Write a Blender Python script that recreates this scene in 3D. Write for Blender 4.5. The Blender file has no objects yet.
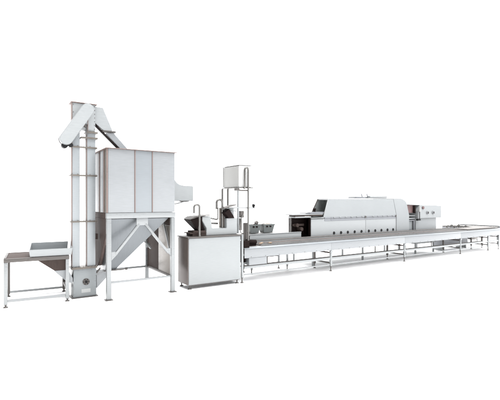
import bpy, bmesh, math, random
from mathutils import Vector, Matrix
random.seed(4)
S = bpy.context.scene
COL = S.collection

# ------------------------------------------------------------------ camera
cam = bpy.data.objects.new('camera', bpy.data.cameras.new('camera'))
COL.objects.link(cam); S.camera = cam
cam.location = (-1.488, -6.217, 1.5)
cam.rotation_euler = (math.radians(90), 0, -math.atan2(.5486, .836))
cam.data.sensor_fit = 'HORIZONTAL'; cam.data.sensor_width = 36
cam.data.lens = 397 / 500 * 36; cam.data.shift_y = .004
cam.data.clip_start = .05; cam.data.clip_end = 2000

# ------------------------------------------------------------------ studio light
W = bpy.data.worlds.new('World'); S.world = W; W.use_nodes = True
wn, wl = W.node_tree.nodes, W.node_tree.links
wn.clear()
wo = wn.new('ShaderNodeOutputWorld'); wb = wn.new('ShaderNodeBackground')
tc = wn.new('ShaderNodeTexCoord'); sx = wn.new('ShaderNodeSeparateXYZ')
wl.new(tc.outputs['Generated'], sx.inputs[0])
# white cyclorama ahead, dimmer studio to the left and behind the camera
mL = wn.new('ShaderNodeMapRange'); mL.interpolation_type = 'SMOOTHSTEP'
mL.inputs['From Min'].default_value = -.25; mL.inputs['From Max'].default_value = -.75
mL.inputs['To Min'].default_value = 0; mL.inputs['To Max'].default_value = 1
wl.new(sx.outputs['X'], mL.inputs['Value'])
mB = wn.new('ShaderNodeMapRange'); mB.interpolation_type = 'SMOOTHSTEP'
mB.inputs['From Min'].default_value = -.1; mB.inputs['From Max'].default_value = -.6
mB.inputs['To Min'].default_value = 0; mB.inputs['To Max'].default_value = 1
wl.new(sx.outputs['Y'], mB.inputs['Value'])
def mixc(f, a, b):
    m = wn.new('ShaderNodeMix'); m.data_type = 'RGBA'
    wl.new(f, m.inputs['Factor'])
    for s, v in ((6, a), (7, b)):
        if isinstance(v, tuple): m.inputs[s].default_value = v
        else: wl.new(v, m.inputs[s])
    return m.outputs[2]
c1 = mixc(mB.outputs[0], (2.5, 2.52, 2.55, 1), (1.45, 1.49, 1.55, 1))
c2 = mixc(mL.outputs[0], c1, (.72, .68, .66, 1))
mZ = wn.new('ShaderNodeMapRange'); mZ.interpolation_type = 'SMOOTHSTEP'      # zenith boost added to wash out floor shadows
mZ.inputs['From Min'].default_value = .45; mZ.inputs['From Max'].default_value = .95
mZ.inputs['To Min'].default_value = 1; mZ.inputs['To Max'].default_value = 2.4
wl.new(sx.outputs['Z'], mZ.inputs['Value'])
vs = wn.new('ShaderNodeVectorMath'); vs.operation = 'SCALE'
wl.new(c2, vs.inputs[0]); wl.new(mZ.outputs[0], vs.inputs['Scale']); c2 = vs.outputs[0]
wl.new(c2, wb.inputs['Color']); wb.inputs['Strength'].default_value = 1.0
wl.new(wb.outputs[0], wo.inputs[0])

key = bpy.data.objects.new('studio_key_light', bpy.data.lights.new('studio_key_light', 'SUN'))
COL.objects.link(key)
key.data.energy = 2.8; key.data.angle = math.radians(40); key.data.color = (1, .985, .96)
key.rotation_euler = Vector((-.12, .42, -.90)).to_track_quat('-Z', 'Y').to_euler()

S.view_settings.view_transform = 'Standard'; S.view_settings.look = 'None'
S.view_settings.exposure = 0; S.view_settings.gamma = 1
S.render.engine = 'CYCLES'

# ------------------------------------------------------------------ materials
def steel(name, col, met=.35, rough=.38, var=.06, brush=(1, 1, 14), smudge=.5, bump=.05, spec=.5):
    col = tuple(c * .415 for c in col)
    m = bpy.data.materials.new(name); m.use_nodes = True
    n, l = m.node_tree.nodes, m.node_tree.links
    b = n['Principled BSDF']; b.inputs['Metallic'].default_value = met
    b.inputs['Specular IOR Level'].default_value = spec
    t = n.new('ShaderNodeTexCoord')
    mp = n.new('ShaderNodeMapping'); mp.inputs['Scale'].default_value = brush
    l.new(t.outputs['Object'], mp.inputs[0])
    n1 = n.new('ShaderNodeTexNoise'); n1.inputs['Scale'].default_value = 9; n1.inputs['Detail'].default_value = 6
    l.new(mp.outputs[0], n1.inputs['Vector'])
    n2 = n.new('ShaderNodeTexNoise'); n2.inputs['Scale'].default_value = 2.3; n2.inputs['Detail'].default_value = 4
    l.new(t.outputs['Object'], n2.inputs['Vector'])
    ad = n.new('ShaderNodeMath'); ad.operation = 'MULTIPLY_ADD'
    l.new(n2.outputs['Fac'], ad.inputs[0]); ad.inputs[1].default_value = smudge; l.new(n1.outputs['Fac'], ad.inputs[2])
    r = n.new('ShaderNodeMapRange'); r.inputs['From Min'].default_value = .35; r.inputs['From Max'].default_value = 1.0
    r.inputs['To Min'].default_value = 1 - var; r.inputs['To Max'].default_value = 1 + var
    l.new(ad.outputs[0], r.inputs['Value'])
    mx = n.new('ShaderNodeVectorMath'); mx.operation = 'SCALE'; mx.inputs[0].default_value = col
    l.new(r.outputs[0], mx.inputs['Scale']); l.new(mx.outputs[0], b.inputs['Base Color'])
    r2 = n.new('ShaderNodeMapRange'); r2.inputs['From Min'].default_value = .3; r2.inputs['From Max'].default_value = 1.1
    r2.inputs['To Min'].default_value = max(.05, rough - .1); r2.inputs['To Max'].default_value = rough + .12
    l.new(ad.outputs[0], r2.inputs['Value']); l.new(r2.outputs[0], b.inputs['Roughness'])
    if bump:
        bp = n.new('ShaderNodeBump'); bp.inputs['Strength'].default_value = bump * 4; bp.inputs['Distance'].default_value = .008
        l.new(n2.outputs['Fac'], bp.inputs['Height']); l.new(bp.outputs[0], b.inputs['Normal'])
    return m
M = {
 'white':  steel('white_sheet_steel', (.515, .535, .55), .25, .34, .08),
 'pale':   steel('pale_sheet_steel', (.58, .605, .61), .2, .4, .08),
 'blue':   steel('bluish_sheet_steel', (.46, .49, .50), .35, .33, .08),
 'grey':   steel('grey_brushed_steel', (.36, .385, .405), .45, .33, .1, (14, 1, 1)),
 'oven':   steel('oven_steel', (.57, .595, .605), .2, .4, .05),
 'mid':    steel('middle_panel', (.455, .49, .515), .25, .34, .05),
 'col':    steel('column_steel', (.60, .64, .66), .25, .34, .07),
 'ovenb':  steel('oven_body_steel', (.70, .725, .735), .2, .4, .05),
 'lav':    steel('lavender_grey_steel', (.46, .475, .51), .2, .45, .05),
 'tube':   steel('square_tube_steel', (.55, .57, .575), .4, .3, .08),
 'pipe':   steel('polished_pipe', (.30, .29, .275), .8, .25, .04, (1, 1, 1), .5, .0),
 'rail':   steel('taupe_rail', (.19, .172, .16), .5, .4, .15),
 'brown':  steel('brown_shadow_steel', (.085, .062, .055), .0, .6, .35, (3, 3, 1), 1.2, spec=.12),  # on left-side parts, shade and dark reflections painted into the brown
 'beige':  steel('beige_panel_and_reflection', (.34, .30, .26), .4, .35, .1),
 'trim':   steel('brown_seam_and_shade', (.27, .20, .18), .2, .5, .5, (3, 3, 3), 1.2),  # seams, and shaded edges painted in as brown
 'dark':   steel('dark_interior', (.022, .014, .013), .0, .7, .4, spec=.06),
 'glass':  steel('hood_inside', (.40, .425, .42), .4, .3, .4, (1, 1, 1), 1.0),
 'black':  steel('black_rubber', (.012, .012, .013), 0, .5, .2, spec=.2),
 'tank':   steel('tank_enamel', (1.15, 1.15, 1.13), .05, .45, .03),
 'tanks':  steel('tank_shaded_side', (.70, .70, .68), .15, .45, .05),  # darker tank colour: shade of the left face painted in
 'bin':    steel('bin_plastic', (.22, .245, .24), .1, .45, .08),
 'belt':   steel('chain_belt', (.33, .29, .27), .45, .42, .45, (1, 30, 1)),
 'beltl':  steel('belt_light', (.45, .425, .405), .45, .4, .3, (1, 30, 1)),
 'red':    steel('dark_red_panel', (.28, .17, .165), .1, .5, .25),
 'swirl':  steel('painted_reflection_side', (.15, .125, .115), .55, .22, .75, (2.2, 2.2, .9), 2.0),  # dark reflections painted into the colour as brown swirls
 'dough':  steel('dough', (.45, .32, .22), 0, .7, .2),
 'plate':  steel('name_plate', (.72, .73, .72), .05, .5, .03),
}

# ------------------------------------------------------------------ helpers
def box(bm, lo, hi, bev=.004, mat=None):
    lo = Vector(lo); hi = Vector(hi); c = (lo + hi) / 2; s = hi - lo
    r = bmesh.ops.create_cube(bm, size=1)
    vs = r['verts']
    for v in vs: v.co = Vector((v.co.x * s.x, v.co.y * s.y, v.co.z * s.z)) + c
    if bev:
        es = list({e for v in vs for e in v.link_edges})
        b = min(bev, min(abs(s.x), abs(s.y), abs(s.z)) * .3)
        bmesh.ops.bevel(bm, geom=es, offset=b, segments=2, affect='EDGES', profile=.6)
    return bm
def beam(bm, a, b, w, h=None, bev=.003, up=Vector((0, 0, 1))):
    h = h or w; a = Vector(a); b = Vector(b); d = b - a; L = d.length; d.normalize()
    if abs(d.dot(up)) > .99: up = Vector((0, 1, 0))
    x = d.cross(up).normalized(); y = x.cross(d)
    t = bmesh.new(); box(t, (-w/2, -h/2, 0), (w/2, h/2, L), bev)
    R = Matrix((x, y, d)).transposed().to_4x4(); R.translation = a
    if R.determinant() < 0: R = Matrix((-x, y, d)).transposed().to_4x4(); R.translation = a
    t.transform(R); merge(bm, t); return bm
def merge(bm, t):
    me = bpy.data.meshes.new('t'); t.to_mesh(me); bm.from_mesh(me); bpy.data.meshes.remove(me); t.free()
def prism(bm, pts, axis, a, b, bev=.004):
    """polygon pts in the plane normal to axis ('y': (x,z) points, 'x': (y,z), 'z': (x,y)) from a to b"""
    def P(p, k):
        return {'y': (p[0], k, p[1]), 'x': (k, p[0], p[1]), 'z': (p[0], p[1], k)}[axis]
    t = bmesh.new()
    A = [t.verts.new(P(p, a)) for p in pts]; B = [t.verts.new(P(p, b)) for p in pts]
    t.faces.new(A); t.faces.new(B[::-1])
    n = len(pts)
    for i in range(n): t.faces.new((A[i], B[i], B[(i+1) % n], A[(i+1) % n]))
    bmesh.ops.recalc_face_normals(t, faces=t.faces)
    if bev: bmesh.ops.bevel(t, geom=list(t.edges), offset=bev, segments=2, affect='EDGES')
    merge(bm, t); return bm
def loft(bm, lo, hi, bev=.003):
    """solid between two 4-point loops"""
    t = bmesh.new()
    A = [t.verts.new(p) for p in lo]; B = [t.verts.new(p) for p in hi]
    t.faces.new(A); t.faces.new(B[::-1])
    for i in range(4): t.faces.new((A[i], B[i], B[(i+1) % 4], A[(i+1) % 4]))
    bmesh.ops.recalc_face_normals(t, faces=t.faces)
    if bev: bmesh.ops.bevel(t, geom=list(t.edges), offset=bev, segments=2, affect='EDGES')
    merge(bm, t); return bm
def rect(x0, x1, y0, y1, z): return [(x0, y0, z), (x1, y0, z), (x1, y1, z), (x0, y1, z)]
def cyl(bm, a, b, r, r2=None, seg=24, bev=0):
    a = Vector(a); b = Vector(b); d = b - a
    t = bmesh.new()
    bmesh.ops.create_cone(t, cap_ends=True, segments=seg, radius1=r, radius2=r if r2 is None else r2, depth=d.length)
    if bev:
        es = [e for e in t.edges if abs(e.verts[0].co.z - e.verts[1].co.z) < 1e-5]
        bmesh.ops.bevel(t, geom=es, offset=bev, segments=2, affect='EDGES')
    R = d.to_track_quat('Z', 'Y').to_matrix().to_4x4(); R.translation = (a + b) / 2
    t.transform(R)
    merge(bm, t); return bm
def tube(bm, pts, r, seg=12):
    pts = [Vector(p) for p in pts]; rings = []
    t = bmesh.new(); prev = None
    for i, p in enumerate(pts):
        d = (pts[min(i+1, len(pts)-1)] - pts[max(i-1, 0)]).normalized()
        if prev is None:
            u = d.orthogonal().normalized()
        else:
            u = (prev - d * prev.dot(d)).normalized()
        prev = u; w = d.cross(u)
        rings.append([t.verts.new(p + r * (math.cos(2*math.pi*k/seg) * u + math.sin(2*math.pi*k/seg) * w)) for k in range(seg)])
    for A, B in zip(rings, rings[1:]):
        for k in range(seg): t.faces.new((A[k], A[(k+1) % seg], B[(k+1) % seg], B[k]))
    t.faces.new(rings[0]); t.faces.new(rings[-1])
    bmesh.ops.recalc_face_normals(t, faces=t.faces)
    merge(bm, t); return bm
def arc(c, r, a0, a1, n, ax='y'):
    out = []
    for i in range(n + 1):
        a = math.radians(a0 + (a1 - a0) * i / n)
        if ax == 'y': out.append((c[0] + r*math.cos(a), c[1], c[2] + r*math.sin(a)))
    return out
def bolts(bm, pts, r=.007, d=(0, -.008, 0)):
    for p in pts:
        p = Vector(p); cyl(bm, p + Vector(d) * -.3, p + Vector(d), r, seg=6)
def thing(name, label, cat, loc=(0, 0, 0), rz=0, group=None):
    o = bpy.data.objects.new(name, None); COL.objects.link(o)
    o.empty_display_size = .1
    o.location = loc; o.rotation_euler = (0, 0, rz)
    o['label'] = label; o['category'] = cat
    if group: o['group'] = group
    return o
def root(o):
    while o.parent: o = o.parent
    return o
def obj(name, bm, mat, parent=None, local=False, label=None, smooth=True, kind=None):
    if parent is not None and not local:
        r = root(parent)
        bm.transform((Matrix.Translation(r.location) @ r.rotation_euler.to_matrix().to_4x4()).inverted())
    me = bpy.data.meshes.new(name); bm.to_mesh(me); bm.free()
    me.materials.append(M[mat] if isinstance(mat, str) else mat)
    if smooth:
        for p in me.polygons: p.use_smooth = True
        me.set_sharp_from_angle(angle=math.radians(35))
    o = bpy.data.objects.new(name, me); COL.objects.link(o)
    if parent is not None: o.parent = parent
    if label: o['label'] = label
    if kind: o['kind'] = kind
    return o
def B(*boxes, bev=.004):
    bm = bmesh.new()
    for b in boxes: box(bm, b[0], b[1], bev)
    return bm
def foot(x, y, z, parent, local=False, r=.032):
    bm = bmesh.new()
    cyl(bm, (x, y, .012), (x, y, z + .01), .011, seg=12)
    cyl(bm, (x, y, .002), (x, y, .016), r, r * .75, seg=20)
    cyl(bm, (x, y, z - .014), (x, y, z - .002), .018, seg=6)
    return obj('foot', bm, 'rail', parent, local)

# ------------------------------------------------------------------ floor
fm = bpy.data.materials.new('studio_floor'); fm.use_nodes = True
fn, fl = fm.node_tree.nodes, fm.node_tree.links
fb = fn['Principled BSDF']; fb.inputs['Roughness'].default_value = .8; fb.inputs['Specular IOR Level'].default_value = .1
ft = fn.new('ShaderNodeTexNoise'); ft.inputs['Scale'].default_value = 3
fr = fn.new('ShaderNodeMapRange'); fr.inputs['To Min'].default_value = .93; fr.inputs['To Max'].default_value = .96
fl.new(ft.outputs['Fac'], fr.inputs['Value']); fl.new(fr.outputs[0], fb.inputs['Base Color'])
bm = bmesh.new(); bmesh.ops.create_grid(bm, x_segments=4, y_segments=4, size=600)
f = obj('floor', bm, fm); f['kind'] = 'structure'

# ------------------------------------------------------------------ feed table (far left)
T = thing('feed_table', 'low steel feeding table with brown top and funnel beneath, at the far left', 'table', (-1.321, .366, 0), -.08)
bm = B(((0, 0, .664), (.84, .82, .690)))
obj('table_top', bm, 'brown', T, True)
bm = B(((-.003, -.006, .640), (.846, .030, .694)), ((-.003, .79, .640), (.846, .82, .694)),
       ((-.003, .032, .640), (.028, .788, .700)), ((.812, .032, .640), (.846, .788, .696)))
bolts(bm, [(.30, -.006, .667), (.55, -.006, .667)], .006)
obj('rim', bm, 'rail', T, True)
for lx, ly in ((.022, .022), (.820, .022), (.022, .78), (.820, .78)):
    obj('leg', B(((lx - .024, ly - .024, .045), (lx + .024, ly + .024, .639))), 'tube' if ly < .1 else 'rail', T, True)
    foot(lx, ly, .045, T, True)
obj('stretcher', B(((.048, .006, .075), (.794, .036, .112))), 'tube', T, True)
obj('stretcher', B(((.048, .765, .055), (.794, .795, .09))), 'tube', T, True)
obj('stretcher', B(((.806, .048, .14), (.836, .755, .175))), 'rail', T, True)
bm = bmesh.new()
loft(bm, rect(.66, .83, .10, .30, .452), rect(.40, .83, .05, .55, .655))
obj('funnel', bm, 'brown', T, True)
bm = bmesh.new()
prism(bm, [(.645, .462), (.835, .462), (.90, .33), (.90, .25), (.83, .27), (.66, .44)], 'y', .09, .31)
obj('spout', bm, 'white', T, True)

# tray standing on the table
T = thing('open_tray', 'white open steel tray with raised sides lying on the brown table top', 'tray', (-1.321, .366, 0), -.08)
bm = bmesh.new()
loft(bm, rect(.325, .875, .012, .026, .700), rect(.310, .890, -.004, .008, .805))
obj('front_side', bm, 'pale', T, True)
bm = bmesh.new(); loft(bm, rect(.345, .855, .508, .52, .706), rect(.335, .865, .522, .532, .862))
obj('back_side', bm, 'blue', T, True)
for xa, xb in ((.325, .310), (.863, .876)):
    bm = bmesh.new()
    lo = [(xa, .03, .702), (xa + .012, .03, .702), (xa + .030, .505, .706), (xa + .018, .505, .706)]
    hi = [(xb, .012, .803), (xb + .012, .012, .803), (xb + .034, .52, .858), (xb + .022, .52, .858)]
    loft(bm, lo, hi, .002); obj('end_side', bm, 'white', T, True)
obj('bottom', B(((.340, .028, .698), (.86, .506, .706)), bev=.002), 'grey', T, True)

# ------------------------------------------------------------------ bucket elevator
T = thing('bucket_elevator', 'tall twin-column bucket elevator with slanting belt guard, left of the storage hopper', 'elevator', (-.24, .55, 0))
VF, VB = .45, .60
def column(x0, x1):
    bm = B(((x0, VF, .482), (x1, VB, 2.60)), bev=.005)
    c = obj('column', bm, 'col', T)
    s = bmesh.new()
    box(s, (x0 - .010, VF - .003, .49), (x0 - .001, VF + .06, 2.60), .001)
    obj('edge_and_shade_strip', s, 'trim', c)  # brown strip paints the column's dark left face
    return c
column(-.412, -.303); column(-.196, -.070)
# boot
bt = obj('boot', B(((-.400, .432, .012), (-.062, .64, .448))), 'blue', T)
bm = B(((-.425, .415, .450), (-.045, .66, .464)), ((-.425, .415, .467), (-.045, .66, .480)), bev=.002)
bolts(bm, [(-.40 + .049 * i, .425, .482) for i in range(8)], .008, (0, 0, .008))
obj('boot_flange', bm, 'beige', T)
obj('base_plate', B(((-.425, .405, .002), (-.038, .67, .012)), bev=.002), 'rail', T)
bm = bmesh.new()
cyl(bm, (-.215, .432, .245), (-.215, .418, .245), .052, seg=32, bev=.003)
hb = obj('bearing', bm, 'rail', T)
bm = bmesh.new()
for k in range(6):
    a = k * math.pi / 3; bolts(bm, [(-.215 + .038*math.cos(a), .418, .245 + .038*math.sin(a))], .008)
cyl(bm, (-.215, .418, .245), (-.215, .402, .245), .020, seg=20)
obj('bearing_bolt_ring', bm, 'black', hb)
obj('name_plate', B(((-.285, .428, .075), (-.15, .431, .135)), bev=.001), 'plate', T)
for p in [(-.385 + .062*i, .432, .43) for i in range(6)] + [(-.388, .432, .06 + .09*i) for i in range(4)] + [(-.075, .432, .06 + .09*i) for i in range(4)]:
    bm = bmesh.new(); bolts(bm, [p], .005, (0, -.005, 0)); obj('bolt', bm, 'grey', bt)
# flanges on the columns
for z in (1.181, 1.905, 2.349):
    bm = B(((-.440, .428, z), (-.045, .63, z + .010)), ((-.440, .428, z + .012), (-.045, .63, z + .022)), bev=.002)
    bolts(bm, [(-.425 + .09*i, .436, z + .027) for i in range(5)], .007, (0, 0, .008))
    obj('flange', bm, 'beige', T)
for z, x0 in ((2.50, -.29), (2.59, -.215)):
    obj('flange', B(((x0, .410, z), (-.040, .63, z + .011)), ((x0, .410, z + .014), (-.040, .63, z + .025)), bev=.002), 'beige', T)
# head
hd = obj('head', B(((-.412, VF - .01, 2.64), (-.075, VB + .02, 3.045)), ((-.412, VF - .01, 2.605), (-.29, VB + .02, 2.638)), ((-.20, VF - .01, 2.625), (-.075, VB + .02, 2.638))), 'pale', T)
obj('head_lid', B(((-.436, VF - .03, 3.048), (-.050, VB + .04, 3.060)), bev=.003), 'trim', T)
obj('edge_and_shade_strip', B(((-.422, VF - .012, 2.62), (-.413, VF + .07, 3.046)), bev=.001), 'trim', hd)  # dark left face of the head painted as a strip
obj('edge_and_shade_strip', B(((-.192, VF - .014, 2.62), (-.182, VF - .0105, 3.04)), bev=.001), 'trim', hd)
for p in [(-.085, VF - .01, 2.66 + .06*i) for i in range(7)] + [(-.400, VF - .01, 2.66 + .12*i) for i in range(4)]:
    bm = bmesh.new(); bolts(bm, [p], .006); obj('bolt', bm, 'rail', hd)
bm = bmesh.new(); cyl(bm, (-.225, .435, 2.70), (-.225, .40, 2.70), .028, seg=20)
box(bm, (-.215, .40, 2.55), (-.20, .432, 2.72), .002)
obj('tension_screw', bm, 'rail', T)
# belt guard: a stadium shape slanting down to the left
a = Vector((-.215, 2.935)); b = Vector((-.520, 2.455)); r = .092
d = (b - a).normalized(); n = Vector((-d.y, d.x)); pts = []
ang = math.atan2(d.y, d.x)
for i in range(17):
    t = ang - math.pi/2 + math.pi * i/16; pts.append((b.x + r*math.cos(t), b.y + r*math.sin(t)))
for i in range(17):
    t = ang + math.pi/2 + math.pi * i/16; pts.append((a.x + r*math.cos(t), a.y + r*math.sin(t)))
bm = bmesh.new(); prism(bm, pts, 'y', .285, .375, .006)
g = obj('belt_guard', bm, 'pale', T)
k = 1.06; pts2 = [(b.x + (p[0]-b.x)*k, b.y + (p[1]-b.y)*k) for p in pts[:17]]
pts2 += [(b.x - d.x*.04 + (-n.x)*r*k*-1, b.y - d.y*.04 + (-n.y)*r*k*-1), (b.x - d.x*.04 - n.x*r*k, b.y - d.y*.04 - n.y*r*k)]
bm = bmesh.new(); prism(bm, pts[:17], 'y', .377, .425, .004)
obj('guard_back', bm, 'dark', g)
bm = bmesh.new(); cyl(bm, (-.535, .33, 2.36), (-.535, .43, 2.36), .045, seg=28, bev=.006)
mo = obj('motor', bm, 'black', T)
bm = bmesh.new(); cyl(bm, (-.455, .32, 2.365), (-.455, .425, 2.385), .034, seg=20)
obj('tension_pulley', bm, 'black', T)
# discharge chute
bm = bmesh.new()
prism(bm, [(-.072, 3.035), (.055, 3.03), (.205, 2.665), (-.072, 2.765)][:2] + [(.205, 2.675), (.10, 2.635), (-.072, 2.775)], 'y', .49, .60, .004)
ch = obj('discharge_chute', bm, 'pale', T)
bm = bmesh.new(); prism(bm, [(.105, 2.622), (.225, 2.640), (.50, 2.345), (.375, 2.345)], 'y', .50, .59, .004)
obj('lower_chute', bm, 'white', ch)
bm = bmesh.new(); beam(bm, (-.070, .545, 2.758), (.36, .545, 2.345), .085, .018)
obj('chute_underside_shade', bm, 'dark', ch)  # dark strip paints the shaded underside of the chute
obj('flange', B(((.045, .47, 2.640), (.255, .62, 2.652)), ((.045, .47, 2.654), (.255, .62, 2.664)), bev=.002), 'rail', ch)
# inlet from hopper side, dark bars beside the boot
bm = bmesh.new(); beam(bm, (-.055, .46, .36), (.01, .47, .44), .022); obj('bracket', bm, 'rail', T)
obj('bracket', B(((-.066, .50, .9), (-.02, .56, .99))), 'brown', T)

# ------------------------------------------------------------------ storage hopper
T = thing('storage_hopper', 'large four-legged square storage hopper with white panels and tapering bottom', 'hopper', (.55, .65, 0))
HX0, HX1, HY0, HY1, ZB, ZT = .006, 1.094, .006, 1.36, 1.335, 2.315
obj('front_panel', B(((HX0 + .012, HY0, ZB), (.421, HY0 + .02, ZT))), 'white', T)
obj('front_panel', B(((.437, HY0, ZB), (.703, HY0 + .02, ZT))), 'mid', T, label='slightly darker middle front panel')
obj('front_panel', B(((.719, HY0, ZB), (HX1, HY0 + .02, ZT))), 'white', T)
for x in (.429, .711):
    obj('seam', B(((x - .0065, HY0 - .008, ZB), (x + .0065, HY0 + .02, ZT)), bev=.002), 'trim', T)
obj('corner_strip', B(((-.006, -.004, ZB), (.012, .014, ZT)), bev=.002), 'trim', T)
obj('right_panel', B(((HX1 - .02, HY0 + .022, ZB), (HX1, HY1, ZT))), 'white', T)
obj('back_panel', B(((HX0 + .022, HY1 - .02, ZB), (HX1 - .022, HY1, ZT))), 'white', T)
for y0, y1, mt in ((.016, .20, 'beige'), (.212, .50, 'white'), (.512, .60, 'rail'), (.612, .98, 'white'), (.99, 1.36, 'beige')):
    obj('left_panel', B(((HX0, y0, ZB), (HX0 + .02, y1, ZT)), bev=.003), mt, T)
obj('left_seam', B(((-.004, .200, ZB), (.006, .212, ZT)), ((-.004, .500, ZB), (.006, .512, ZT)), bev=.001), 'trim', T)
bm = B(((-.022, -.026, ZT + .002), (1.122, .014, ZT + .011)), ((-.022, .016, ZT + .002), (.02, 1.35, ZT + .011)),
       ((1.08, .016, ZT + .002), (1.122, 1.35, ZT + .011)), ((-.022, 1.352, ZT + .002), (1.122, 1.39, ZT + .011)), bev=.003)
obj('top_rim', bm, 'trim', T)
obj('lid', B(((.022, .018, ZT - .01), (1.078, 1.348, ZT + .008))), 'white', T)
# frame
def fr(a, b, w=.066): return B((a, b), bev=.005)
for x in (.0, 1.034):
    for y in (0, 1.30):
        bm = B(((x, y, .014), (x + .066, y + .066, 1.243)), bev=.005)
        lg = obj('leg', bm, 'tube', T)
        obj('foot_plate', B(((x - .022, y - .022, .001), (x + .088, y + .088, .013)), bev=.002), 'rail', lg)
obj('top_beam', B(((-.004, -.004, 1.245), (1.104, .070, 1.331)), bev=.005), 'tube', T)
obj('top_beam', B(((0, 1.296, 1.245), (1.1, 1.37, 1.331)), bev=.005), 'tube', T)
obj('top_beam', B(((.0, .072, 1.245), (.066, 1.294, 1.331)), bev=.005), 'brown', T)  # left beam: dark reflection painted into its brown
obj('top_beam', B(((1.034, .072, 1.245), (1.10, 1.294, 1.331)), bev=.005), 'tube', T)
obj('lower_rail', B(((.067, .016, .252), (1.033, .05, .282))), 'tube', T)
obj('lower_rail', B(((.067, 1.316, .235), (1.033, 1.35, .272))), 'tube', T)
obj('lower_rail', B(((1.05, .067, .240), (1.084, 1.299, .275))), 'rail', T)
obj('gusset', B(((.455, .008, 1.13), (.64, .028, 1.244)), bev=.003), 'tube', T)
bm = bmesh.new(); prism(bm, [(.067, .60), (.165, .70), (.165, .735), (.067, .735)], 'y', .01, .03, .003); obj('gusset', bm, 'tube', T)
bm = bmesh.new(); prism(bm, [(1.033, .60), (1.033, .735), (.945, .735), (.945, .70)], 'y', .01, .03, .003); obj('gusset', bm, 'tube', T)
bm = bmesh.new(); beam(bm, (.50, .030, 1.15), (.135, .030, .70), .05, .036); obj('knee_brace', bm, 'tube', T)
bm = bmesh.new(); beam(bm, (.60, .030, 1.15), (.99, .030, .66), .05, .036); obj('knee_brace', bm, 'tube', T)
bm = bmesh.new(); prism(bm, [(.09, 1.243), (1.296, 1.243), (1.296, .75), (.85, .44), (.62, .44), (.09, 1.0)], 'x', .004, .010, .001)  # sheet added over the light cone side, dark reflection painted brown
obj('side_sheet', bm, 'brown', T, label='added triangular sheet with dark reflection painted brown on the left side of the frame')
# left side braces, their dark reflections painted as brown
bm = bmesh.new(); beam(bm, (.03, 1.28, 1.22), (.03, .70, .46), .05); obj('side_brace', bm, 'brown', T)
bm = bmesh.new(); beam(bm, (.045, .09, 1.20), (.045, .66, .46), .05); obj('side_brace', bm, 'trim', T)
# right side closing sheet: brown, reflected light painted as a beige half, seen from inside
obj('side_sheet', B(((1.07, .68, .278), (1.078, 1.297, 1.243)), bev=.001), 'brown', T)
obj('side_sheet', B(((1.062, .10, .278), (1.070, .68, 1.10)), bev=.001), 'beige', T)  # beige half: reflected light painted in
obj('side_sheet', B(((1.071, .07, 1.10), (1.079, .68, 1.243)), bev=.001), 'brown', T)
bm = bmesh.new(); beam(bm, (1.04, .40, 1.20), (1.04, .08, .66), .022); obj('side_brace', bm, 'tube', T)
bm = bmesh.new(); beam(bm, (1.02, .43, 1.21), (1.04, .43, 1.25), .05, .03); obj('bolt_head', bm, 'dark', T)
# tapering bottom with its outlet at the lower left
bm = bmesh.new()
loft(bm, rect(.075, .24, .42, .64, .40), rect(.075, 1.02, .09, 1.28, 1.235))
cn = obj('tapered_bottom', bm, 'grey', T)
bm = bmesh.new(); beam(bm, (.05, .40, .392), (.36, .40, .392), .03, .02); box(bm, (.24, .41, .384), (.40, .44, .40), .002)
cyl(bm, (.395, .42, .392), (.43, .42, .392), .018, seg=14)
obj('slide_gate', bm, 'rail', T)
bm = bmesh.new(); prism(bm, [(-.055, .33), (.05, .382), (.15, .382), (.15, .33), (-.055, .12)], 'y', .44, .62, .004)
obj('outlet_chute', bm, 'white', T)
bm = bmesh.new(); beam(bm, (.80, .78, .83), (.96, .78, .66), .05, .03); box(bm, (.86, .79, .68), (.95, .83, .76))
obj('outlet_lever', bm, 'tube', T)
# duct box on the right of the hopper body
bm = bmesh.new(); prism(bm, [(1.101, 1.52), (1.69, 1.52), (1.69, 1.795), (1.50, 1.80), (1.42, 1.815), (1.37, 1.845), (1.33, 1.89), (1.30, 1.95), (1.101, 2.05)], 'y', .55, .95, .008)
db = obj('duct_box', bm, 'pale', T)
bm = bmesh.new(); tube(bm, [(1.11, .70, 1.43), (1.30, .70, 1.45), (1.45, .70, 1.475), (1.55, .70, 1.505), (1.66, .70, 1.515), (1.69, .70, 1.545)], .010)
obj('duct_strut', bm, 'tube', db)
obj('duct_handle', B(((1.48, .69, 1.505), (1.62, .72, 1.525)), bev=.004), 'rail', db)

# ------------------------------------------------------------------ cabinet
T = thing('base_cabinet', 'plain white steel base cabinet with brown reflections painted on its left side, carrying the two funnels', 'cabinet', (1.86, .22, 0))
obj('body', B(((1.345, .010, .075), (2.385, .43, .878)), bev=.006), 'white', T)
obj('front_panel', B(((1.350, .0, .085), (2.380, .008, .872)), bev=.003), 'pale', T)
obj('side_panel', B(((1.333, .006, .080), (1.343, .428, .875)), bev=.002), 'swirl', T, label='left side panel with reflections painted as brown swirls')
obj('worktop', B(((1.322, -.014, .880), (2.40, .445, .903)), bev=.005), 'rail', T)
obj('plinth', B(((1.38, .03, .062), (2.36, .41, .074)), bev=.002), 'rail', T)
for x in (1.385, 2.335):
    for y in (.05, .39): foot(x, y, .066, T, r=.036)
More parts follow.
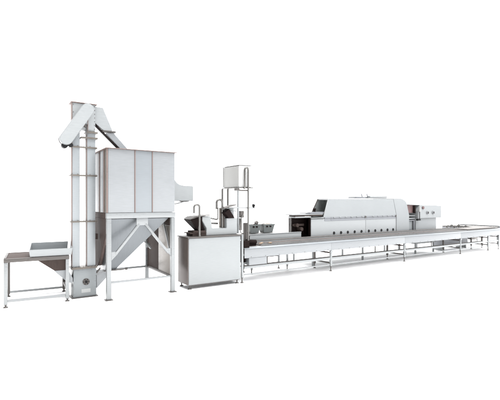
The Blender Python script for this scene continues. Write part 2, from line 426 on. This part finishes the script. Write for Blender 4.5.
# two goose necks on the cabinet
def goose(u0, y, z0, zt, r, drop, rad):
    c = (u0 - r, y, zt - r)
    pts = [(u0, y, z0), (u0, y, z0 + (zt - r - z0) * .5)] + arc(c, r, 0, 180, 14) + [(u0 - 2*r, y, zt - r - drop * .5), (u0 - 2*r - .004, y, zt - r - drop)]
    bm = bmesh.new(); tube(bm, pts, rad, 16)
    return bm
obj('goose_neck_pipe', goose(1.565, .035, .903, 1.455, .051, .10, .018), 'pipe', T)
obj('pipe_collar', cyl(bmesh.new(), (1.565, .035, .903), (1.565, .035, .925), .024), 'pipe', T)
obj('goose_neck_pipe', goose(2.11, .20, .903, 1.545, .058, .12, .021), 'pipe', T)

# depositor on the cabinet
T = thing('twin_funnel_feeder', 'white feeder with two dark feeding funnels standing on the base cabinet', 'feeder', (1.95, .25, .903))
bm = bmesh.new()
prism(bm, [(1.735, .905), (2.385, .905), (2.385, 1.20), (2.155, 1.20), (2.155, 1.022), (1.860, 1.022), (1.825, 1.245), (1.66, 1.235), (1.66, 1.17), (1.745, 1.03)], 'y', .12, .38, .006)
obj('housing', bm, 'pale', T)
bm = bmesh.new()
loft(bm, [(1.60, .17, .995), (1.68, .17, .995), (1.68, .33, .995), (1.60, .33, .995)], [(1.425, .10, 1.19), (1.655, .11, 1.24), (1.655, .40, 1.24), (1.425, .40, 1.19)])
loft(bm, [(1.684, .16, .995), (1.73, .16, .995), (1.73, .33, .995), (1.684, .33, .995)], [(1.66, .16, 1.16), (1.67, .16, 1.16), (1.67, .33, 1.16), (1.66, .33, 1.16)])
fu = obj('funnel', bm, 'dark', T)
bm = bmesh.new(); prism(bm, [(1.415, 1.195), (1.50, 1.245), (1.80, 1.275), (1.80, 1.262), (1.64, 1.248), (1.50, 1.215)], 'y', .09, .41, .002)
obj('funnel_lip', bm, 'rail', fu)
bm = B(((1.47, .11, .905), (1.733, .38, .945)), ((1.42, .10, .947), (1.733, .39, .962)), ((1.49, .12, .964), (1.73, .37, .993)))
obj('slide_base', bm, 'brown', T)
obj('rear_tower', B(((2.19, .24, 1.202), (2.385, .38, 1.385))), 'pale', T)
bm = bmesh.new()
loft(bm, [(2.20, .10, 1.203), (2.32, .10, 1.203), (2.32, .235, 1.203), (2.20, .235, 1.203)], [(2.085, .06, 1.30), (2.18, .06, 1.375), (2.18, .235, 1.375), (2.085, .235, 1.30)])
fu = obj('funnel', bm, 'dark', T)
bm = bmesh.new(); beam(bm, (2.07, .15, 1.385), (2.33, .15, 1.45), .20, .014)
obj('funnel_lid', bm, 'rail', fu)
bm = B(((2.07, .22, 1.03), (2.11, .26, 1.39)), ((2.118, .20, 1.026), (2.152, .24, 1.30)))
obj('column', bm, 'beige', T)
bm = bmesh.new(); tube(bm, [(1.80, .30, 1.225), (2.02, .30, 1.18), (2.06, .30, 1.18)], .014)
tube(bm, [(1.84, .30, 1.115), (2.07, .30, 1.10)], .018); tube(bm, [(2.03, .22, 1.18), (2.03, .22, 1.40)], .013)
obj('rod', bm, 'pipe', T)
bm = bmesh.new(); tube(bm, [(2.20, .20, 1.36), (2.26, .14, 1.345), (2.33, .12, 1.335), (2.37, .16, 1.33)], .012)
obj('hose', bm, 'tube', T)

# ------------------------------------------------------------------ water tank on its stand
T = thing('raised_tank', 'box-shaped pale grey tank raised on thin steel posts behind the feeder funnels', 'tank', (2.6, .48, 0))
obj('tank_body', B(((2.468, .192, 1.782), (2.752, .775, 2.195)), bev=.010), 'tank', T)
obj('side_shade_sheet', B(((2.460, .20, 1.79), (2.467, .765, 2.185)), bev=.002), 'tanks', T)  # thin sheet carrying the painted shade of the left face
bm = B(((2.456, .186, 2.197), (2.758, .781, 2.205)), ((2.452, .765, 1.79), (2.459, .785, 2.195)))
obj('side_rim', bm, 'pipe', T)
obj('tray_rim', B(((2.440, .165, 1.762), (2.775, .80, 1.780)), bev=.003), 'pipe', T)
for x, y, z0 in ((2.432, .19, .906), (2.432, .795, .014), (2.56, .795, .014)):
    bm = bmesh.new(); cyl(bm, (x + .015, y, z0), (x + .015, y, 1.762), .021, seg=16)
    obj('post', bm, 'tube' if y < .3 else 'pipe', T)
bm = bmesh.new(); tube(bm, [(2.645, .145, .700), (2.645, .145, 1.4), (2.645, .145, 2.10), (2.640, .145, 2.135), (2.625, .145, 2.155), (2.60, .145, 2.155), (2.578, .145, 2.14), (2.568, .145, 2.11), (2.568, .145, 1.80), (2.568, .16, 1.75)], .018, 14)
obj('overflow_pipe', bm, 'pipe', T)
bm = bmesh.new(); box(bm, (2.44, .25, 1.715), (2.48, .33, 1.76)); tube(bm, [(2.45, .20, 1.725), (2.52, .17, 1.72), (2.645, .160, 1.72)], .014)
cyl(bm, (2.44, .22, 1.74), (2.44, .16, 1.74), .022, seg=14)
obj('valve', bm, 'rail', T)
bm = bmesh.new(); tube(bm, [(2.20, .18, 1.385), (2.45, .18, 1.392), (2.82, .18, 1.385)], .013)
kb = obj('cross_bar', bm, 'tube', T)
bm = bmesh.new(); cyl(bm, (2.785, .18, 1.40), (2.80, .18, 1.455), .026, .032, seg=20, bev=.006); cyl(bm, (2.79, .18, 1.385), (2.79, .18, 1.40), .014)
obj('knob', bm, 'black', kb)
bm = B(((2.49, .17, 1.20), (2.57, .25, 1.33)), ((2.50, .20, .96), (2.54, .26, 1.19)), ((2.60, .20, .70), (2.68, .26, 1.1)))
obj('control_box', bm, 'rail', T)
bm = bmesh.new(); tube(bm, [(2.55, .17, 1.27), (2.47, .13, 1.16), (2.44, .13, 1.04), (2.47, .13, .92), (2.55, .17, .90)], .010)
obj('hose', bm, 'pipe', T)

# ------------------------------------------------------------------ long front conveyor
CX1 = 12.16
T = thing('long_conveyor', 'very long waist-high belt conveyor running across the front of the oven', 'conveyor', (7.3, .28, 0))
z0, z1 = .452, .618
xs = [2.47, 4.70, 7.26, 9.85, CX1]
for a_, b_ in zip(xs, xs[1:]):
    obj('side_sheet', B(((a_ + .001, .0, z0), (b_ - .001, .012, z1)), bev=.003), 'white', T)
obj('side_sheet', B(((2.47, .54, z0), (CX1, .552, z1)), bev=.003), 'rail', T)
bm = bmesh.new(); prism(bm, [(.012, .612), (-.006, .622), (-.006, .630), (.07, .652), (.07, .640)], 'x', 2.47, CX1, .001)
obj('front_lip', bm, 'mid', T)
obj('end_sheet', B(((2.452, .04, z0), (2.468, .55, .66))), 'brown', T)
obj('bed', B(((2.47, .014, .600), (CX1, .538, .634)), bev=.002), 'rail', T)
# slatted chain belt
bm = bmesh.new()
x = 2.9
while x < 10.3:
    box(bm, (x, .085, .652), (x + .030, .47, .663), 0); x += .040
obj('slat_belt', bm, 'belt', T, kind='stuff', smooth=False)
for y, mt, h in ((.078, 'tube', .672), (.135, 'rail', .672), (.19, 'beltl', .676), (.25, 'tube', .682), (.31, 'trim', .684), (.37, 'beltl', .692), (.42, 'tube', .700), (.475, 'rail', .704), (.530, 'beltl', .722)):
    obj('guide_rail', B(((2.9, y - .006, .664), (10.3, y + .006, h)), bev=.002), mt, T)
obj('belt_deck', B(((2.48, .075, .636), (10.3, .53, .650)), bev=.001), 'beltl', T)
obj('end_deck', B(((10.32, .075, .652), (CX1, .53, .672)), bev=.002), 'rail', T)
bm = bmesh.new()
for i in range(26): cyl(bm, (10.4 + i * .066, .09, .688), (10.4 + i * .066, .50, .688), .014, seg=10)
obj('roller_row', bm, 'beltl', T)
def legframe(x, first=False, zt=.450, pale=True):
    for y in (0, .512):
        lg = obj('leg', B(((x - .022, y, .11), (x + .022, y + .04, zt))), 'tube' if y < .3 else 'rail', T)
        foot(x, y + .02, .11, T)
        if y < .3: obj('clamp', B(((x - .035, y - .010, .405), (x + .035, y - .001, .450)), bev=.003), 'tube', lg)
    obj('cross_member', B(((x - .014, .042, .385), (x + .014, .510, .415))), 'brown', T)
    obj('cross_member', B(((x - .014, .042, .165), (x + .014, .510, .192))), 'rail', T)
for x in (4.70, 7.26, 9.85, 11.42, 12.08): legframe(x)
obj('end_post', B(((2.408, .0, .10), (2.446, .036, .900))), 'tube', T)
foot(2.427, .018, .10, T)
obj('end_post', B(((2.470, .512, .10), (2.50, .55, .450))), 'rail', T)
foot(2.485, .53, .10, T)
legx = [2.45] + [4.70, 7.26, 9.85, 11.42, 12.08]
for a_, b_ in zip(legx, legx[1:]):
    obj('long_rail', B(((a_ + .023, .006, .255), (b_ - .023, .034, .300))), 'tube', T)
    obj('long_rail', B(((a_ + .023, .010, .135), (b_ - .023, .030, .158))), 'tube', T)
    obj('long_rail', B(((a_ + .023, .518, .385), (b_ - .023, .545, .412))), 'brown', T)
    obj('long_rail', B(((a_ + .023, .520, .205), (b_ - .023, .545, .228))), 'rail', T)
for x in (3.35, 6.75, 7.75, 9.2):
    obj('rear_post', B(((x - .016, .500, .232), (x + .016, .516, .450))), 'rail', T)
for a_ in range(30):
    xx = 2.62 + a_ * .33
    if min(abs(xx - q) for q in xs) > .05: obj('bolt', cyl(bmesh.new(), (xx, .001, .47), (xx, -.006, .47), .006, seg=6), 'rail', T)
# drip box hanging below the left end
obj('drip_box', B(((2.57, -.004, .315), (2.98, .30, .450)), bev=.008), 'white', T)
bm = B(((2.47, .10, .36), (2.56, .40, .45)))
obj('drive_shaft_housing', bm, 'dark', T)
# gear motor at the left end of the belt
bm = B(((2.48, .10, .640), (2.64, .42, .745)), ((2.65, .18, .652), (2.86, .46, .735)), bev=.008)
cyl(bm, (2.62, .20, .74), (2.86, .20, .72), .045, seg=24, bev=.006)
cyl(bm, (2.52, .10, .70), (2.52, .05, .70), .035, seg=20)
box(bm, (2.475, .03, .622), (2.60, .095, .775), .006)
obj('gear_motor', bm, 'dark', T)

# a few pieces of dough lying on the belt
for i, (x, y, r, lb) in enumerate(((2.98, .21, .030, 'small beige dough piece closest to the brown gear motor'), (3.08, .31, .026, 'smallest beige dough piece, between two others on the belt'), (3.21, .21, .032, 'largest beige dough piece, farthest from the brown gear motor'))):
    bm = bmesh.new(); bmesh.ops.create_icosphere(bm, subdivisions=3, radius=r)
    for v in bm.verts: v.co = Vector((v.co.x * 1.5 + x + .004*math.sin(90*v.co.y), v.co.y + y, v.co.z * .6 + .682))
    o = obj('dough_piece', bm, 'dough')
    o['label'] = lb; o['category'] = 'dough piece'; o['group'] = 'dough pieces on the belt'

# ------------------------------------------------------------------ rear feed conveyor into the oven
T = thing('rear_feed_conveyor', 'short white raised conveyor under the two bins, leading into the oven', 'conveyor', (3.7, .8, 0))
obj('side_sheet', B(((2.99, .60, .690), (4.36, .615, .812)), bev=.003), 'pale', T)
obj('side_sheet', B(((2.99, .985, .690), (4.10, 1.0, .812)), bev=.003), 'pale', T)
obj('front_rail', B(((2.98, .592, .815), (4.36, .640, .835)), bev=.004), 'tube', T)
obj('belt', B(((3.0, .642, .800), (4.10, .984, .828)), bev=.004), 'belt', T)
obj('bed_frame', B(((3.0, .617, .60), (4.08, .983, .70)), bev=.004), 'rail', T)
for x, y in ((3.05, .64), (3.05, .95), (3.99, .64), (3.99, .95)):
    obj('leg', B(((x - .02, y - .02, .10), (x + .02, y + .02, .598))), 'tube', T); foot(x, y, .10, T)
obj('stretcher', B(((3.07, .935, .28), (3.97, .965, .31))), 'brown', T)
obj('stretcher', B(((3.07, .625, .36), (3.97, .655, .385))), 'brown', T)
obj('stretcher', B(((3.975, .66, .36), (4.005, .93, .385))), 'brown', T)

def bin_(x0, x1, extra, label):
    T = thing('plastic_bin', label, 'bin', ((x0 + x1)/2, .80, .836), group='grey bins on the rear conveyor')
    y0, y1, zb, zt = .665, .90, .838, 1.005
    t = bmesh.new()
    def ring(i, z, k=0): return [(x0 + i, y0 + i, z), (x1 - i, y0 + i, z), (x1 - i, y1 - i, z), (x0 + i, y1 - i, z)]
    loops = [ring(.045, zb), ring(.012, zt), ring(0, zt + .002), ring(0, zt + .02), ring(.024, zt + .02), ring(.055, zb + .012)]
    vs = [[t.verts.new(p) for p in L] for L in loops]
    t.faces.new(vs[0][::-1]); t.faces.new(vs[-1])
    for A, Bq in zip(vs, vs[1:]):
        for i in range(4): t.faces.new((A[i], A[(i+1) % 4], Bq[(i+1) % 4], Bq[i]))
    bmesh.ops.recalc_face_normals(t, faces=t.faces)
    bmesh.ops.bevel(t, geom=[e for e in t.edges], offset=.006, segments=2, affect='EDGES')
    obj('tub', t, 'bin', T)
    for k in (.33, .6):
        xx = x0 + (x1 - x0) * k
        obj('clip', B(((xx - .018, y0 - .004, zt - .045), (xx + .018, y0 + .010, zt - .012)), bev=.004), 'dark', T)
    return T
bin_(3.03, 3.325, 0, 'left grey plastic bin with a scoop head above, next to the tank posts')
bin_(3.365, 3.69, 1, 'right grey plastic bin on the rear conveyor, nearer to the oven')
T = thing('hand_scoop', 'small brown scoop lying in the left grey bin', 'scoop', (3.25, .80, .99))
bm = bmesh.new(); cyl(bm, (3.225, .76, 1.04), (3.275, .74, 1.085), .048, .034, seg=20, bev=.008); obj('scoop_bowl', bm, 'rail', T)
bm = bmesh.new(); tube(bm, [(3.13, .80, .99), (3.24, .77, 1.05)], .009); obj('handle', bm, 'trim', T)
T = thing('wet_cloth', 'crumpled taupe cloth heaped in the right grey bin', 'cloth', (3.53, .79, .98))
bm = bmesh.new(); bmesh.ops.create_icosphere(bm, subdivisions=4, radius=.1)
for v in bm.verts:
    c = v.co.copy(); k = 1 + .13*math.sin(60*c.x + 20*c.y) + .1*math.sin(55*c.y + 31*c.z)
    v.co = Vector((c.x * 1.15 * k + 3.535, c.y * .8 * k + .785, c.z * .45 * k + 1.0))
T2 = obj('cloth_heap', bm, 'beige', T)

# ------------------------------------------------------------------ tunnel oven
T = thing('tunnel_oven', 'long white tunnel oven with sloping hood, open left end and row of black holes', 'oven', (6.4, 1.0, 0))
OX0, OX1, SP = 4.70, 8.32, 6.56
VY = .65
obj('lower_body', B(((OX0, VY, .40), (SP - .003, 1.45, 1.105)), bev=.008), 'ovenb', T)
obj('lower_body', B(((SP + .003, VY, .40), (7.795, 1.45, 1.105)), bev=.008), 'ovenb', T)
# first hood length is a shell: open at its left end
def shell(x0b, x0t, x1):
    th = .018
    t = bmesh.new(); loft(t, [(x0b, VY + .004, 1.135), (x0b, VY + .004 + th, 1.135), (x0t, VY + .10 + th, 1.555), (x0t, VY + .10, 1.570)],
                          [(x1, VY + .004, 1.135), (x1, VY + .004 + th, 1.135), (x1, VY + .10 + th, 1.565), (x1, VY + .10, 1.585)], .002)
    h = obj('hood_front', t, 'oven', T)
    t = bmesh.new(); loft(t, [(x0t, VY + .104, 1.572), (x0t, 1.13, 1.572), (x0t, 1.13, 1.556), (x0t, VY + .104, 1.556)],
                          [(x1, VY + .104, 1.588), (x1, 1.13, 1.588), (x1, 1.13, 1.57), (x1, VY + .104, 1.57)], .002)
    obj('hood_roof', t, 'oven', T)
    t = bmesh.new(); loft(t, [(x0b - .04, 1.09, 1.120), (x0b - .04, 1.108, 1.120), (x0t, 1.128, 1.555), (x0t, 1.11, 1.555)],
                          [(x1, 1.09, 1.120), (x1, 1.108, 1.120), (x1, 1.128, 1.555), (x1, 1.11, 1.555)], .002)
    obj('hood_back', t, 'glass', T)
    obj('inner_wall', B(((x0t + .30, VY + .13, 1.13), (x0t + .24, 1.10, 1.55)), bev=.001), 'glass', T)
    # frame round the opening
    t = bmesh.new(); beam(t, (x0b - .004, VY + .012, 1.125), (x0t - .006, VY + .108, 1.566), .020, .026)
    beam(t, (x0t - .006, VY + .108, 1.566), (x0t - .006, 1.13, 1.570), .022)
    obj('opening_frame', t, 'tube', T)
    t = bmesh.new(); beam(t, (x0b - .05, 1.10, 1.11), (x0t - .006, 1.13, 1.570), .024)
    obj('opening_frame', t, 'rail', T)
shell(5.10, 5.36, 7.795)
# right end section, with a rounded corner
t = bmesh.new()
pts = [(7.802, .40), (8.37, .40), (8.37, 1.46), (8.355, 1.50), (8.31, 1.54), (8.22, 1.582), (8.16, 1.592), (7.802, 1.597)]
prism(t, pts, 'y', VY + .002, 1.46, .008)
bmesh.ops.bisect_plane(t, geom=t.verts[:] + t.edges[:] + t.faces[:], plane_co=(0, 0, 1.135), plane_no=(0, 0, 1))
for v in t.verts:
    if v.co.z > 1.136 and v.co.y < 1: v.co.y += .10 * (v.co.z - 1.135) / .44
obj('end_section', t, 'oven', T)
# band with handles between body and hood
for x0, x1 in ((5.12, 5.32), (5.33, SP - .02), (SP + .02, 7.78)):
    obj('hinge_band', B(((x0, VY - .010, 1.107), (x1, VY + .04, 1.134)), bev=.002), 'lav', T)
    obj('hinge_band', B(((x0, VY - .006, 1.050), (x1, VY - .001, 1.098)), bev=.001), 'lav', T)
for x in (SP - .03, 7.76):
    obj('latch', B(((x - .015, VY - .022, 1.09), (x + .015, VY - .011, 1.15)), bev=.003), 'rail', T)
x = 5.45
for i in range(12):
    xx = 5.40 + i * .2
    if abs(xx - SP) > .06: obj('hinge', cyl(bmesh.new(), (xx, VY - .02, 1.128), (xx + .05, VY - .02, 1.128), .009, seg=10), 'tube', T)
for xh in (5.432, 5.669, 5.905, 6.15, 6.40, 6.675, 6.925, 7.17, 7.42, 7.655):
    hp = cyl(bmesh.new(), (xh, VY - .012, .762), (xh, VY + .004, .758), .033, seg=20, bev=.003)
    obj('burner_hole', hp, 'black', T)
obj('seam', B(((SP - .004, VY - .003, .42), (SP + .004, VY + .01, 1.10)), bev=.001), 'tube', T)
obj('seam', B(((7.789, VY - .012, .42), (7.800, VY - .001, 1.10)), bev=.001), 'tube', T)
# roof fittings
obj('roof_plate', B(((6.60, 1.0, 1.602), (7.85, 1.28, 1.640)), bev=.004), 'oven', T)
bm = B(((6.55, .95, 1.600), (6.90, .99, 1.632)), bev=.004)
beam(bm, (6.80, .97, 1.63), (6.76, .97, 1.72), .02); beam(bm, (7.02, .97, 1.60), (6.98, .97, 1.72), .02); beam(bm, (7.02, .97, 1.64), (7.10, .97, 1.64), .018)
obj('roof_bracket', bm, 'lav', T)
obj('roof_rod', tube(bmesh.new(), [(7.0, .95, 1.655), (7.78, .95, 1.655)], .012), 'oven', T)
obj('dark_edge', B(((5.40, VY + .102, 1.586), (6.5, VY + .118, 1.600)), bev=.002), 'lav', T)
# infeed section at the left
obj('infeed_top', B(((4.13, VY - .01, 1.205), (5.06, .90, 1.222)), bev=.003), 'tube', T)
obj('infeed_frame', B(((4.23, VY, 1.140), (4.70, VY + .03, 1.172)), ((4.23, .87, 1.140), (4.70, .90, 1.172)), ((4.23, VY + .032, 1.140), (4.26, .868, 1.172))), 'tube', T)
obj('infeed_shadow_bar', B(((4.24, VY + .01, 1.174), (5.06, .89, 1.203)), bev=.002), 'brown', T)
obj('shelf', B(((4.68, VY - .02, 1.118), (5.09, 1.13, 1.138)), bev=.003), 'tube', T)
bm = B(((4.72, VY + .05, 1.224), (5.16, 1.08, 1.248)), ((4.80, VY + .08, 1.250), (5.3, .9, 1.262)), bev=.003)
obj('sliding_plate', bm, 'lav', T)
for y in (VY + .16, .87):
    obj('post', B(((4.232, y, .58), (4.258, y + .026, 1.138))), 'rail', T)
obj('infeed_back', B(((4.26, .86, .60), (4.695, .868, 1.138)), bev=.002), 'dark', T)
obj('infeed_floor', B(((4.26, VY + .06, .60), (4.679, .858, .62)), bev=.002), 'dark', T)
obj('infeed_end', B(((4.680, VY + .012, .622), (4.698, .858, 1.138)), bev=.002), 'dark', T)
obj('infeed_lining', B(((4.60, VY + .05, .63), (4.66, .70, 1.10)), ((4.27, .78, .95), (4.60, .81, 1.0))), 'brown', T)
bm = bmesh.new(); cyl(bm, (4.36, .72, .97), (4.36, .85, .97), .045, seg=24, bev=.006); cyl(bm, (4.47, .70, .88), (4.47, .85, .88), .045, seg=24, bev=.006)
obj('infeed_roller', bm, 'brown', T)
bm = bmesh.new(); cyl(bm, (5.03, .9, 1.25), (5.03, .9, 1.33), .03, seg=20, bev=.005); cyl(bm, (5.03, .86, 1.33), (5.03, .94, 1.33), .02, seg=14)
obj('inside_motor', bm, 'dark', T)
for x in (4.8, 6.5, 8.25):
    for y in (.70, 1.40): 
        obj('leg', B(((x - .02, y - .02, .014), (x + .02, y + .02, .399))), 'tube', T)

# ------------------------------------------------------------------ machine right of the oven
T = thing('control_cabinet', 'white control cabinet with overhanging head and two dials, right of the oven', 'cabinet', (9.2, .9, 0))
obj('body', B(((8.66, .64, .30), (9.66, 1.3, 1.03)), bev=.006), 'oven', T)
bm = bmesh.new(); prism(bm, [(8.70, 1.032), (9.86, 1.032), (9.86, 1.385), (9.55, 1.40), (8.86, 1.415), (8.70, 1.24)], 'y', .60, 1.3, .008)
obj('head', bm, 'oven', T)
obj('head_roof', B(((8.40, .66, 1.418), (9.75, 1.3, 1.432)), bev=.003), 'tube', T)
for x, z, r in ((9.15, 1.19, .050), (9.43, 1.19, .052)):
    dl = obj('dial', cyl(bmesh.new(), (x, .598, z), (x, .580, z), r, seg=32, bev=.004), 'pale', T)
    obj('dial_face', cyl(bmesh.new(), (x, .580, z), (x, .576, z), r * .72, seg=32), 'lav', dl)
    bm = bmesh.new(); box(bm, (x - .008, .556, z - .03), (x + .008, .575, z + .03), .003); obj('pointer', bm, 'rail', dl)
bm = cyl(bmesh.new(), (8.93, .60, 1.335), (8.93, .57, 1.335), .042, seg=24, bev=.005)
obj('push_button', bm, 'red', T)
obj('red_panel', B(((8.385, .72, 1.19), (8.695, .74, 1.416)), bev=.002), 'red', T)
obj('pipe_bundle', B(((8.62, .66, 1.18), (8.68, .70, 1.40))), 'dark', T)
bm = cyl(bmesh.new(), (8.74, .575, 1.22), (8.74, .575, 1.35), .038, .030, seg=24, bev=.008)
cyl(bm, (8.74, .575, 1.35), (8.74, .575, 1.375), .02)
lamp = obj('filter_bowl', bm, 'plate', T)
bm = tube(bmesh.new(), [(8.74, .575, 1.22), (8.74, .575, 1.02)], .010); box(bm, (8.62, .55, .975), (8.76, .61, 1.02), .006)
obj('drain_valve', bm, 'black', lamp)
obj('outfeed_tray', B(((8.375, .66, 1.02), (8.655, 1.1, 1.05)), ((8.375, .66, 1.10), (8.655, 1.1, 1.12))), 'oven', T)
obj('outfeed_guard', B(((8.375, .665, .97), (8.655, .69, .995)), ((8.60, .67, .60), (8.655, .69, .968))), 'lav', T)
obj('outfeed_body', B(((8.377, .70, .40), (8.598, 1.2, .965))), 'blue', T)
bm = bmesh.new(); beam(bm, (9.862, .70, 1.27), (9.98, .70, 1.255), .05, .02)
obj('side_handle', bm, 'lav', T)
for x in (8.72, 9.60):
    for y in (.70, 1.25): obj('leg', B(((x - .02, y - .02, .014), (x + .02, y + .02, .299))), 'tube', T)

# ------------------------------------------------------------------ far cross conveyor at the right
T = thing('cross_roller_conveyor', 'grey roller conveyor turning off behind the right end of the long conveyor', 'conveyor', (12.9, 1.35, 0))
A0, A1, V0, V1 = 12.40, 13.45, .60, 2.10
obj('side_sheet', B(((A0, V0, .50), (A0 + .014, V1, .625)), bev=.003), 'lav', T)
obj('side_sheet', B(((A1, V0, .50), (A1 + .014, V1, .635)), bev=.003), 'lav', T)
obj('end_sheet', B(((A0 + .016, V0, .50), (A1 - .002, V0 + .014, .60)), bev=.003), 'lav', T)
obj('top_rail', B(((A0 - .012, V0, .627), (A0 + .026, V1, .643)), bev=.004), 'rail', T)
obj('top_rail', B(((A1 - .014, V0, .637), (A1 + .028, V1, .670)), bev=.004), 'tube', T)
for i in range(18):
    y = V0 + .06 + i * .080
    obj('roller', cyl(bmesh.new(), (A0 + .016, y, .612), (A1 - .002, y, .612), .024, seg=14), 'pipe' if i % 4 == 3 else 'beltl', T)
for x, y, z in ((12.25, 1.80, .64), (12.28, 1.68, .67), (12.29, 1.56, .64), (12.32, 1.44, .68), (12.31, 1.32, .64), (12.33, 1.20, .66)):
    bm = cyl(bmesh.new(), (x, y, z), (x + .10, y + .02, z), .034, seg=16, bev=.005); box(bm, (x - .02, y + .01, z - .14), (x + .015, y + .05, z), .003)
    obj('guide_roller', bm, 'pipe', T)
obj('guide_bar', tube(bmesh.new(), [(12.2, 1.95, .62), (12.30, 1.8, .645), (12.36, 1.1, .645)], .014), 'rail', T)
for x in (A0 + .02, A1 - .02):
    for y in (.66, 1.35, 2.03):
        obj('leg', B(((x - .02, y, .10), (x + .02, y + .04, .499))), 'tube', T); foot(x, y + .02, .10, T)
T = thing('drive_housing', 'low grey drive housing on the floor behind the last legs of the long conveyor', 'machine', (11.6, .85, 0))
obj('housing', B(((10.1, .68, .16), (11.5, 1.05, .42)), bev=.006), 'lav', T)
obj('base_frame', B(((10.15, .70, .012), (10.2, 1.03, .158)), ((11.40, .70, .012), (11.45, 1.03, .158)), ((10.2, .72, .10), (11.40, .75, .14))), 'tube', T)
obj('motor', cyl(bmesh.new(), (11.51, .75, .36), (11.74, .75, .36), .075, seg=24, bev=.01), 'black', T)
obj('motor', cyl(bmesh.new(), (10.09, .74, .38), (9.87, .74, .38), .050, seg=24, bev=.008), 'black', T)
obj('gear_box', B(((11.75, .68, .26), (12.12, .80, .44))), 'beltl', T)
